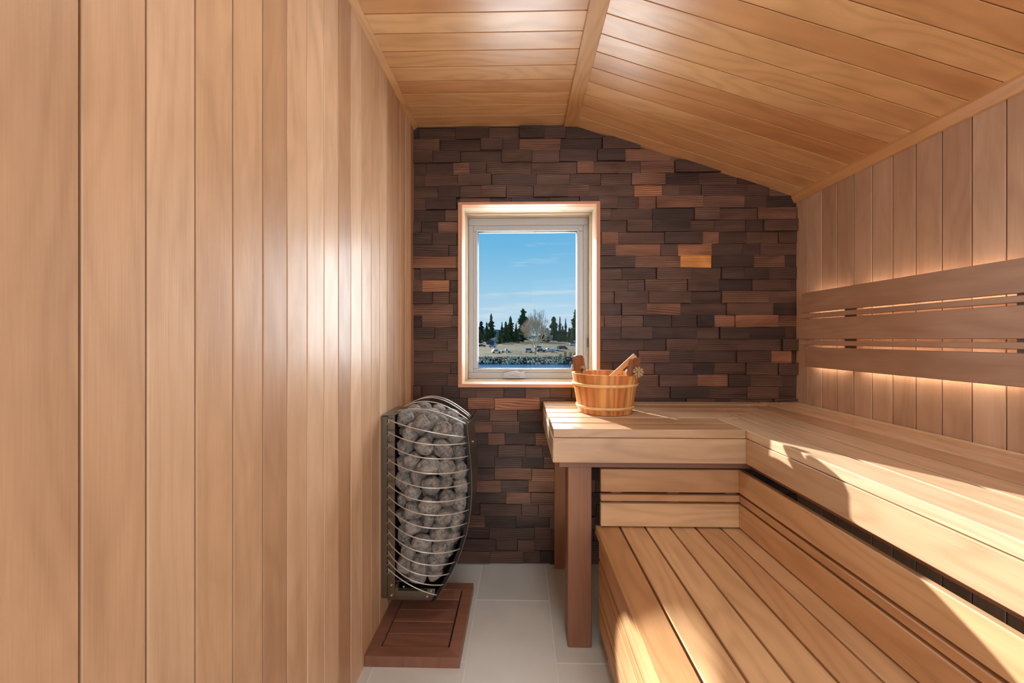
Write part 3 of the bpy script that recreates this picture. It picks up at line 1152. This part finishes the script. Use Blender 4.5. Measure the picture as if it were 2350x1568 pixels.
def hoop(z, h):
    r = R0 + (R1 - R0) * z / HB
    r2 = R0 + (R1 - R0) * (z + h) / HB
    b = MB()
    b.lathe([(r - .001, z), (r + .004, z + .001), (r + .0065, z + h * .5), (r2 + .004, z + h - .001), (r2 - .001, z + h)], M['hoop'], n=72, ctr=(BCX, BCY, BZ))
    return b.build('hoop', bk, smooth=True)


hoop(.022, .013)
hoop(.116, .014)
for a, nm in ((math.radians(133), 0), (math.radians(-47), 1)):
    dr = Vector((math.cos(a), math.sin(a), 0))
    sd = Vector((-math.sin(a), math.cos(a), 0))
    ctr = Vector((BCX, BCY, BZ))
    tl = (R1 - R0) / HB
    b = MB()
    mi = b.mat(M['ear'])
    prof = [(-.034, HB - .004), (.034, HB - .004), (.034, HB + .056), (.029, HB + .067), (.014, HB + .071), (-.016, HB + .071), (-.030, HB + .066), (-.035, HB + .054)]
    A = [ctr + dr * (R1 - .0015 + (z - HB) * tl) + sd * s + Vector((0, 0, z)) for s, z in prof]
    B_ = [ctr + dr * (R1 - .0155 + (z - HB) * tl) + sd * s + Vector((0, 0, z)) for s, z in prof]
    uvA = [(z, s) for s, z in prof]
    b.face(A[::-1] if False else A, uvA, .5, mi)
    b.face(B_[::-1], uvA[::-1], .5, mi)
    for i in range(len(prof)):
        j = (i + 1) % len(prof)
        b.face([A[i], B_[i], B_[j], A[j]], [(0, 0), (0, .014), (.03, .014), (.03, 0)], .6, mi)
    lug = b.build('lug', bk)
    # knotted rope end on both faces of the lug
    kb = MB()
    kc = ctr + dr * (R1 + .014) + Vector((0, 0, HB + .014))
    ki = kb.mat(M['rope'])
    for q in range(26):
        th = q * 2.399
        zz = 1 - 2 * (q + .5) / 26
        rr = math.sqrt(1 - zz * zz)
        dv = (dr * zz + sd * rr * math.cos(th) + Vector((0, 0, 1)) * rr * math.sin(th))
        kb.tube([kc + dv * .006, kc + dv * .017 + sd * .002, kc + dv * .024 + Vector((0, 0, -.002))], [.0065, .0055, .002], M['rope'], sides=6)
    kb.tube([kc - dr * .002, kc - dr * .034], .0075, M['rope'], sides=10)
    kc2 = kc - dr * .040
    kb.tube([kc2 + sd * .012 + Vector((0, 0, .006)), kc2 - dr * .008, kc2 - sd * .012 + Vector((0, 0, -.004)), kc2 - sd * .004 + Vector((0, 0, -.02)), kc2 - dr * .006 + Vector((0, 0, -.05))], .0075, M['rope'], sides=8)
    kb.build('rope_knot', bk, smooth=True)

ld = thing('ladle', (BCX, BCY, BZ + .03), 'wooden ladle leaning in the bucket with its flat handle up to the right', 'ladle')
p0 = Vector((BCX - .045, BCY + .02, BZ + .075))
p1 = Vector((BCX + .128, BCY - .02, BZ + .246))
dv = (p1 - p0).normalized()
sv = Vector((.30, 1.0, 0)).normalized()
nv = dv.cross(sv).normalized()
sv = nv.cross(dv).normalized()
XL = Matrix((dv, sv, nv)).transposed().to_4x4()
XL.translation = p0
b = MB()
Ln = (p1 - p0).length
mi = b.mat(M['ladle'])
pr = [(0, -.018), (Ln * .6, -.018), (Ln - .03, -.024), (Ln - .004, -.018), (Ln, 0), (Ln - .004, .018), (Ln - .03, .024), (Ln * .6, .018), (0, .018)]
A = [XL @ Vector((u, v, .010)) for u, v in pr]
B_ = [XL @ Vector((u, v, -.010)) for u, v in pr]
b.face(A, pr, .5, mi)
b.face(B_[::-1], pr[::-1], .3, mi)
for i in range(len(pr)):
    j = (i + 1) % len(pr)
    b.face([A[i], B_[i], B_[j], A[j]], [(0, 0), (0, .02), (.05, .02), (.05, 0)], .6, mi)
hd = b.build('handle', ld)
b = MB()
b.lathe([(0.001, 0), (.028, .002), (.034, .016), (.034, .048), (.030, .048), (.030, .016), (.024, .006), (0.001, .005)], M['ladle'], n=32, ctr=(p0.x - .012, p0.y, BZ + .030), closed=False)
b.build('scoop', ld, smooth=False)

# ================================================================== outside: river, bank, field, trees, parked cars
def pix(px, py, d):
    """world point that stands at ground distance d (along y) where the photo shows it; used only to lay out the far bank"""
    return unproj_y(px, py, d)


def ground_z(y):
    pts = [(60, -12), (149, -9.6), (150.5, -8.9), (157, -6.35), (162, -6.15), (330, -1.6), (420, -0.6), (700, 1.0), (1500, 2.0)]
    for (y0, z0), (y1, z1) in zip(pts, pts[1:]):
        if y0 <= y <= y1:
            return z0 + (z1 - z0) * (y - y0) / (y1 - y0)
    return pts[-1][1]


ys = [60, 110, 140, 149, 150.5, 153, 157, 162, 175, 190, 210, 240, 270, 300, 330, 370, 420, 520, 700, 1000, 1500]
b = MB()
mf, mb_ = b.mat(M['field']), b.mat(M['bank'])
for y0, y1 in zip(ys, ys[1:]):
    for i in range(-12, 12):
        w0, w1 = 30 + y0 * .16, 30 + y1 * .16

        def gp(i, y, w):
            x = i / 12 * w * 2.2
            return (x, y, ground_z(y) + (.35 * noise.noise(Vector((x * .04, y * .03, 3))) if y > 160 else 0))
        b.face([gp(i, y0, w0), gp(i + 1, y0, w0), gp(i + 1, y1, w1), gp(i, y1, w1)], [(0, 0)] * 4, .5, mb_ if y1 <= 157 else mf)
tag(b.build('field'), 'dry brown field rising from the far river bank', 'field', kind='structure')
b = MB()
b.face([(-120, 8, -9.0), (120, 8, -9.0), (120, 152, -9.0), (-120, 152, -9.0)], [(0, 0)] * 4, .5, b.mat(M['water']))
tag(b.build('river'), 'blue river below the window', 'river', kind='structure')
b = MB()
mi = b.mat(M['hill'])
hp = [(-520, 2), (-420, 22), (-300, 25), (-200, 28), (-110, 29), (-60, 27), (-35, 22), (0, 12), (60, 9), (160, 8), (320, 8), (520, 2)]
for (x0, h0), (x1, h1) in zip(hp, hp[1:]):
    b.face([(x0, 1000, -4), (x1, 1000, -4), (x1, 1040, h1), (x0, 1040, h0)], [(0, 0)] * 4, .5, mi)
    b.face([(x0, 1040, h0), (x1, 1040, h1), (x1, 1400, -4), (x0, 1400, -4)], [(0, 0)] * 4, .5, mi)
tag(b.build('hills'), 'low blue hill on the horizon', 'hill', kind='structure')


# boulders along the water
def rock_mesh(k):
    rnd = random.Random(300 + k)
    bm = bmesh.new()
    bmesh.ops.create_icosphere(bm, subdivisions=2, radius=1)
    off = Vector((rnd.uniform(-50, 50), 0, rnd.uniform(-50, 50)))
    cuts = [(Vector((rnd.gauss(0, 1), rnd.gauss(0, 1), rnd.gauss(0, 1))).normalized(), rnd.uniform(.55, .8)) for _ in range(7)]
    for v in bm.verts:
        p = v.co.copy()
        for nv, d in cuts:
            dd = p.dot(nv) - d
            if dd > 0:
                p -= nv * dd
        v.co = p * (1 + .15 * noise.noise(p * 1.4 + off))
    me = bpy.data.meshes.new('boulder')
    bm.to_mesh(me)
    bm.free()
    me.materials.append(M['rock'])
    return me


rk = [rock_mesh(k) for k in range(6)]
rr = random.Random(9)
RP = []
for i in range(285):
    s = rr.uniform(.26, .60)
    RP.append([rr.uniform(-25, 31), rr.uniform(150.3, 157.2), s])
for it in range(40):                                  # push the boulders apart along the slope
    for i in range(len(RP)):
        a = RP[i]
        for j in range(i + 1, len(RP)):
            c = RP[j]
            dx = a[0] - c[0]
            if abs(dx) > 1.5:
                continue
            dy = (a[1] - c[1]) * 1.07
            d2 = dx * dx + dy * dy
            m_ = (a[2] + c[2]) * 1.06
            if 1e-9 < d2 < m_ * m_:
                d = math.sqrt(d2)
                k = (m_ - d) / d * .4
                a[0] += dx * k
                a[1] += dy * k
                c[0] -= dx * k
                c[1] -= dy * k
    for a in RP:
        a[1] = min(max(a[1], 150.2), 157.4)
for i, (x, y, s) in enumerate(RP):
    o = bpy.data.objects.new('boulder', rk[i % 6])
    o.scale = (s * rr.uniform(1.0, 1.15), s, s * rr.uniform(.8, 1.0))
    o.location = (x, y, ground_z(y) + s * .25)
    o.rotation_euler = (rr.uniform(-.5, .5), rr.uniform(-.5, .5), rr.uniform(0, 6.3))
    COL.objects.link(o)
    tag(o, 'pale angular boulder in the stone bank at the river edge', 'boulder', 'boulders along the far river bank')


def crown(h, w, m, rnd, droop=.35, blunt=.0, n=300, start=.06):
    """a conifer crown of many short tapering boughs around the stem"""
    b = MB()
    for i in range(n):
        t = start + (1 - start) * (i + rnd.random()) / n
        prof = (1 - t) ** (.72 - .40 * blunt) * (.80 + .20 * math.sin(t * 21 + rnd.random()))
        r = w * max(.05, prof) * rnd.uniform(.28, 1.22)
        a = rnd.uniform(0, 2 * PI)
        d = Vector((math.cos(a), math.sin(a), 0))
        z = h * t
        tip = d * r + Vector((0, 0, z - r * droop * rnd.uniform(-.5, 1.2)))
        mid = d * r * .55 + Vector((0, 0, z - r * .05))
        k = .075 * r + .05 * w
        b.tube([(0, 0, z), mid, tip], [k * .7, k, k * .12], m, sides=5)
    b.tube([(0, 0, h * .86), (0, 0, h)], [.05 * w, .01], m, sides=5)
    return b


def conifer(px, top, base, wpx, d, m, label, blunt=0.0, n=520):
    rnd = random.Random(int(px * 7 + top))
    zb = ground_z(d)
    x = unproj_y(px, 780, d)[0]
    h = (CAMZ - (top - HY) / F * d) - zb
    w = wpx * .72 / F * d
    t = thing('conifer_tree', (x, d, zb), label, 'tree', 'evergreens beyond the field')
    cm = crown(h, w, m, rnd, blunt=blunt, n=n)
    o = cm.build('crown')
    o.parent = t
    tb = MB()
    tb.tube([(0, 0, -.3), (0, 0, h * .5), (0, 0, h * .9)], [h * .016, h * .011, .03], M['bark'], sides=7)
    o = tb.build('trunk')
    o.parent = t
    return t


TREES = [
    (1127.3, 720, 783, 25, 335, 'pine', 'tall spire-topped pine, second conifer from the left window edge', 0),
    (1117.0, 739, 781, 18, 322, 'pine', 'dark narrow pine just left of the tall spire-topped pine', 0),
    (1104.0, 737, 783, 17, 420, 'blue_pine', 'blue-green round pine at the left edge of the window view', .8),
    (1152.0, 739, 783, 13, 380, 'blue_pine', 'thin pale spruce in the gap right of the spire-topped pine', 0),
    (1171.5, 726, 785, 27, 330, 'pine', 'tall dark conifer in the middle of the left clump', .1),
    (1161.0, 738, 785, 20, 310, 'pine', 'dark conifer just left of the tallest tree in the left clump', .3),
    (1184.5, 741, 784, 15, 318, 'pine', 'small dark spruce between the left clump and the bare tree', 0),
    (1200.5, 709, 785, 30, 345, 'pine', 'tallest pine, directly behind the left side of the bare tree', .75),
    (1270.8, 727, 778, 25, 350, 'pine', 'broad ragged pine right of the bare tree', .65),
    (1285.0, 726, 778, 14, 364, 'pine', 'slim pointed spruce right of the broad ragged pine', 0),
    (1298.0, 730, 778, 11, 352, 'blue_pine', 'thinnest spruce, left of the large conifer at the right edge', 0),
    (1320.5, 711, 780, 30, 338, 'pine', 'large conifer cut by the right window edge', .15),
    (1291.5, 748, 778, 16, 338, 'pine', 'low dark conifer between the two slim spruces', .3),
    (1306.5, 752, 778, 15, 322, 'pine', 'low dark conifer beside the large one at the right edge', .3),
    (1244.0, 750, 778, 17, 352, 'pine', 'dark conifer half hidden behind the right side of the bare tree', .4),
    (1192.0, 752, 783, 16, 356, 'pine', 'dark low conifer hidden behind the left side of the bare tree', .4),
]
for px, top, base, w, d, mk, lab, bl in TREES:
    conifer(px, top, base, w, d, M[mk], lab, bl)
for px, top, w, d, lab in ((1101.5, 757, 18, 300, 'olive green juniper bush at the left window edge'), (1147.0, 757, 20, 291, 'brownish juniper bush in front of the thin pale spruce'),
                           (1256.5, 753, 18, 322, 'brownish thin shrub right behind the bare tree'), (1313.0, 758, 16, 312, 'olive bush under the large conifer at the right')):
    rnd = random.Random(int(px))
    zb = ground_z(d)
    t = thing('juniper_bush', (unproj_y(px, 780, d)[0], d, zb), lab, 'bush', 'junipers at the edge of the field')
    h = (CAMZ - (top - HY) / F * d) - zb
    o = crown(h, w * .5 / F * d, M['olive'], rnd, droop=-.2, blunt=.9, n=300, start=.04).build('foliage')
    o.parent = t
    tb = MB()
    tb.tube([(0, 0, -.3), (0, 0, h * .6)], [.25, .08], M['bark'], sides=6)
    o = tb.build('trunk')
    o.parent = t


def bare_tree(px, top, d, wpx, m, label, seed, spread, levels=6, first=.18):
    rnd = random.Random(seed)
    zb = ground_z(d)
    t = thing('bare_tree', (unproj_y(px, 780, d)[0], d, zb), label, 'tree')
    H_ = (CAMZ - (top - HY) / F * d) - zb
    tr, cr_ = MB(), MB()
    tr.tube([(0, 0, -.3), (0, .0, H_ * first * .6), (.05, 0, H_ * first)], [H_ * .021, H_ * .018, H_ * .017], m, sides=8)
    segs = [0]

    def grow(p, dr, ln, r, lv):
        if lv == 0 or segs[0] > 5200:
            return
        segs[0] += 1
        bend = Vector((rnd.gauss(0, .10), rnd.gauss(0, .10), .10))
        q = p + dr * ln * .55
        d2 = (dr + bend).normalized()
        e = q + d2 * ln * .45
        cr_.tube([p, q, e], [r, r * .85, r * .68], m, sides=5 if lv > 3 else 3, cap=False)
        nb = rnd.choice((2, 3, 3)) if lv > 1 else 2
        for k in range(nb):
            a = rnd.uniform(0, 2 * PI)
            tilt = rnd.uniform(.18, spread)
            s = d2.orthogonal().normalized()
            s = Matrix.Rotation(a, 3, d2) @ s
            nd = (d2 * math.cos(tilt) + s * math.sin(tilt) + Vector((0, 0, .10))).normalized()
            grow(e - d2 * ln * rnd.uniform(0, .25), nd, ln * rnd.uniform(.66, .88), max(r * .62, .04), lv - 1)
    for k in range(10):
        a = k * 2.4 + rnd.uniform(-.3, .3)
        tl = rnd.uniform(.10, 1.0)
        grow(Vector((.05, 0, H_ * first * rnd.uniform(.75, 1.0))), Vector((math.sin(tl) * math.cos(a), math.sin(tl) * math.sin(a), math.cos(tl))), H_ * .235, H_ * .010, levels)
    # fit the grown crown to the height and width seen
    top_z = max(v[2] for v in cr_.v)
    xs = sorted(v[0] for v in cr_.v)
    sx = (wpx * .5 / F * d) / max(.1, (xs[int(len(xs) * .985)] - xs[int(len(xs) * .015)]) / 2)
    z0 = H_ * first * .7
    sz = (H_ - z0) / (top_z - z0)
    cr_.v = [(v[0] * sx, v[1] * sx, z0 + (v[2] - z0) * sz) for v in cr_.v]
    o = tr.build('trunk', smooth=True)
    o.parent = t
    o = cr_.build('bare_crown')
    o.parent = t


bare_tree(1228.3, 722, 170, 62, M['bare'], 'large bare spreading tree standing alone in the field by the bank', 4, .62, levels=7, first=.14)
bare_tree(1234.0, 705, 300, 44, M['bare_far'], 'taller pale leafless tree behind the bare spreading tree', 8, .45, levels=6, first=.22)


def car(px, d, yaw, L, Hc, paint, label, kind='car', lift=0):
    x = unproj_y(px, 780, d)[0]
    zb = ground_z(d)
    t = thing('car' if kind != 'pickup' else 'pickup_truck', (x, d, zb), label, 'car' if kind != 'pickup' else 'truck', 'vehicles parked in the field')
    t.rotation_euler = (0, 0, yaw)
    W = 1.8
    body = MB()
    pr = [(-L / 2, .35), (L / 2, .35), (L / 2, .80), (L / 2 - .15, .95), (L * .22, 1.02), (-L / 2 + .05, 1.05)]
    body.prism([(z, xx) for xx, z in pr], 1, -W / 2, W / 2, M[paint])
    cabh = Hc
    if kind == 'pickup':
        cab = [(-.25, 1.0), (L * .24, 1.0), (L * .10, cabh), (-.05, cabh)]
    elif kind == 'van':
        cab = [(-L / 2 + .05, 1.0), (L * .36, 1.0), (L * .24, cabh), (-L / 2 + .12, cabh)]
    else:
        cab = [(-L / 2 + .2, 1.0), (L * .26, 1.0), (L * .08, cabh), (-L * .30, cabh)]
    body.prism([(z, xx) for xx, z in cab], 1, -W * .44, W * .44, M[paint])
    o = body.build('body')
    o.parent = t
    gl = MB()
    cx_ = sum(p[0] for p in cab) / 4
    g = [(cx_ + (xx - cx_) * .84, 1.06 + (z - 1.0) * .78) for xx, z in cab]
    gl.prism([(z, xx) for xx, z in g], 1, -W * .447, W * .447, M['car_glass'])
    o = gl.build('side_glass')
    o.parent = t
    for sx in (-1, 1):
        for sy in (-1, 1):
            wh = MB()
            c = Vector((sx * L * .31, sy * W * .44, .34))
            wh.tube([c + Vector((0, -.12, 0)), c + Vector((0, .12, 0))], .34, M['tyre'], sides=14)
            o = wh.build('wheel')
            o.parent = t


car(1139.0, 181, .35, 4.6, 1.75, 'car_white', 'white estate car at the left, parked behind the boulders', 'car')
car(1160.5, 185, .25, 4.9, 1.75, 'car_white', 'white pickup parked beside the white estate car', 'pickup')
car(1130.0, 236, .10, 4.8, 1.5, 'car_blue', 'pale blue car further back, in front of the purple house', 'car')
car(1106.0, 245, .0, 5.2, 1.5, 'car_dark', 'dark car at the left edge of the window view', 'car')
car(1212.5, 186, .5, 4.4, 2.1, 'car_white', 'white van just left of the bare tree trunk', 'van')
car(1241.0, 190, .2, 4.6, 1.6, 'car_dark', 'dark car just right of the bare tree trunk', 'car')
car(1236.0, 210, .2, 5.0, 2.2, 'car_white', 'white van behind the dark car right of the bare tree trunk', 'van')
car(1255.5, 196, .3, 4.6, 1.7, 'car_white', 'white pickup in the middle of the parked row', 'pickup')
car(1266.5, 188, 1.2, 4.0, 1.5, 'car_blue', 'small pale blue car between the white pickup and the box van', 'car')
car(1277.0, 201, 1.3, 4.4, 2.5, 'car_white', 'tall white box van right of the small pale blue car', 'van')
car(1292.0, 213, .15, 5.2, 1.9, 'car_dark', 'dark off-road vehicle at the right end of the parked row', 'van')
car(1317.0, 262, .1, 6.0, 1.8, 'car_white', 'white vehicle far right on the upper track', 'van')

# houses
hz = ground_z(280)
hx_ = unproj_y(1125, 780, 280)[0]
t = thing('house', (hx_, 280, hz), 'small purple gabled house under the spire-topped pine', 'house')
b = MB()
b.prism([(-2.7, 0), (2.7, 0), (2.7, 2.4), (0, 4.2), (-2.7, 2.4)], 1, -3, 3, M['purple'])
b.v = [(v[2], v[1], v[0]) if False else v for v in b.v]
b = MB()
b.prism([(0, -2.7), (0, 2.7), (2.3, 2.7), (3.9, 0), (2.3, -2.7)], 1, -3, 3, M['purple'])
o = b.build('wall'); o.parent = t
b = MB()
b.prism([(2.2, 3.1), (2.45, 3.1), (4.25, 0), (4.0, 0)], 1, -3.3, 3.3, M['roof'])
b.prism([(2.2, -3.1), (4.0, 0), (4.25, 0), (2.45, -3.1)], 1, -3.3, 3.3, M['roof'])
o = b.build('roof'); o.parent = t
for wx in (-1.0, .9):
    o = box('house_window', (wx - .4, -3.06, .8), (wx + .4, -3.0, 2.1), M['car_glass']); o.parent = t
hx_ = unproj_y(1135, 780, 300)[0]
t = thing('shed', (hx_, 300, ground_z(300)), 'shed with pale roof to the right of the purple house', 'shed')
o = box('wall', (-2.5, -2, 0), (2.5, 2, 3.6), M['fence']); o.parent = t
b = MB()
b.prism([(3.6, -2.9), (3.6, 2.9), (4.6, 0)], 1, -2.4, 2.4, M['pale_roof'])
o = b.build('roof'); o.parent = t

# row of pale posts by the bank
t = thing('post_fence', (unproj_y(1180, 780, 172)[0], 172, ground_z(172)), 'row of short pale posts to the right of the white pickup', 'fence')
for i in range(11):
    o = box('post', (-3.4 + i * .68 - .10, -.1, -.2), (-3.4 + i * .68 + .10, .1, 1.35 + .2 * math.sin(i * 2.1)), M['fence']); o.parent = t
# dry reeds at the bank
for q, (px, d, h, lab) in enumerate(((1297, 158.8, 2.6, 'tallest tuft of tan reeds on the bank'), (1309, 158.6, 2.1, 'tan reed tuft right of the tallest tuft'), (1319, 158.6, 2.0, 'tan reed tuft beside the right window edge'),
                                     (1286, 158.6, 1.3, 'low tan reed tuft left of the tallest tuft'))):
    b = MB()
    rnd = random.Random(q)
    for i in range(70):
        a, r = rnd.uniform(0, 6.3), rnd.uniform(0, .5)
        bx, by = r * math.cos(a), r * math.sin(a)
        hh = h * rnd.uniform(.5, 1)
        b.tube([(bx, by, -.1), (bx * 1.3, by * 1.3, hh * .6), (bx * 1.7 + rnd.gauss(0, .15), by * 1.6, hh)], [.05, .05, .02], M['reed'], sides=4)
    o = b.build('reed_tuft')
    o.location = (unproj_y(px, 780, d)[0], d, ground_z(d))
    tag(o, lab, 'reeds', 'reed tufts on the bank')
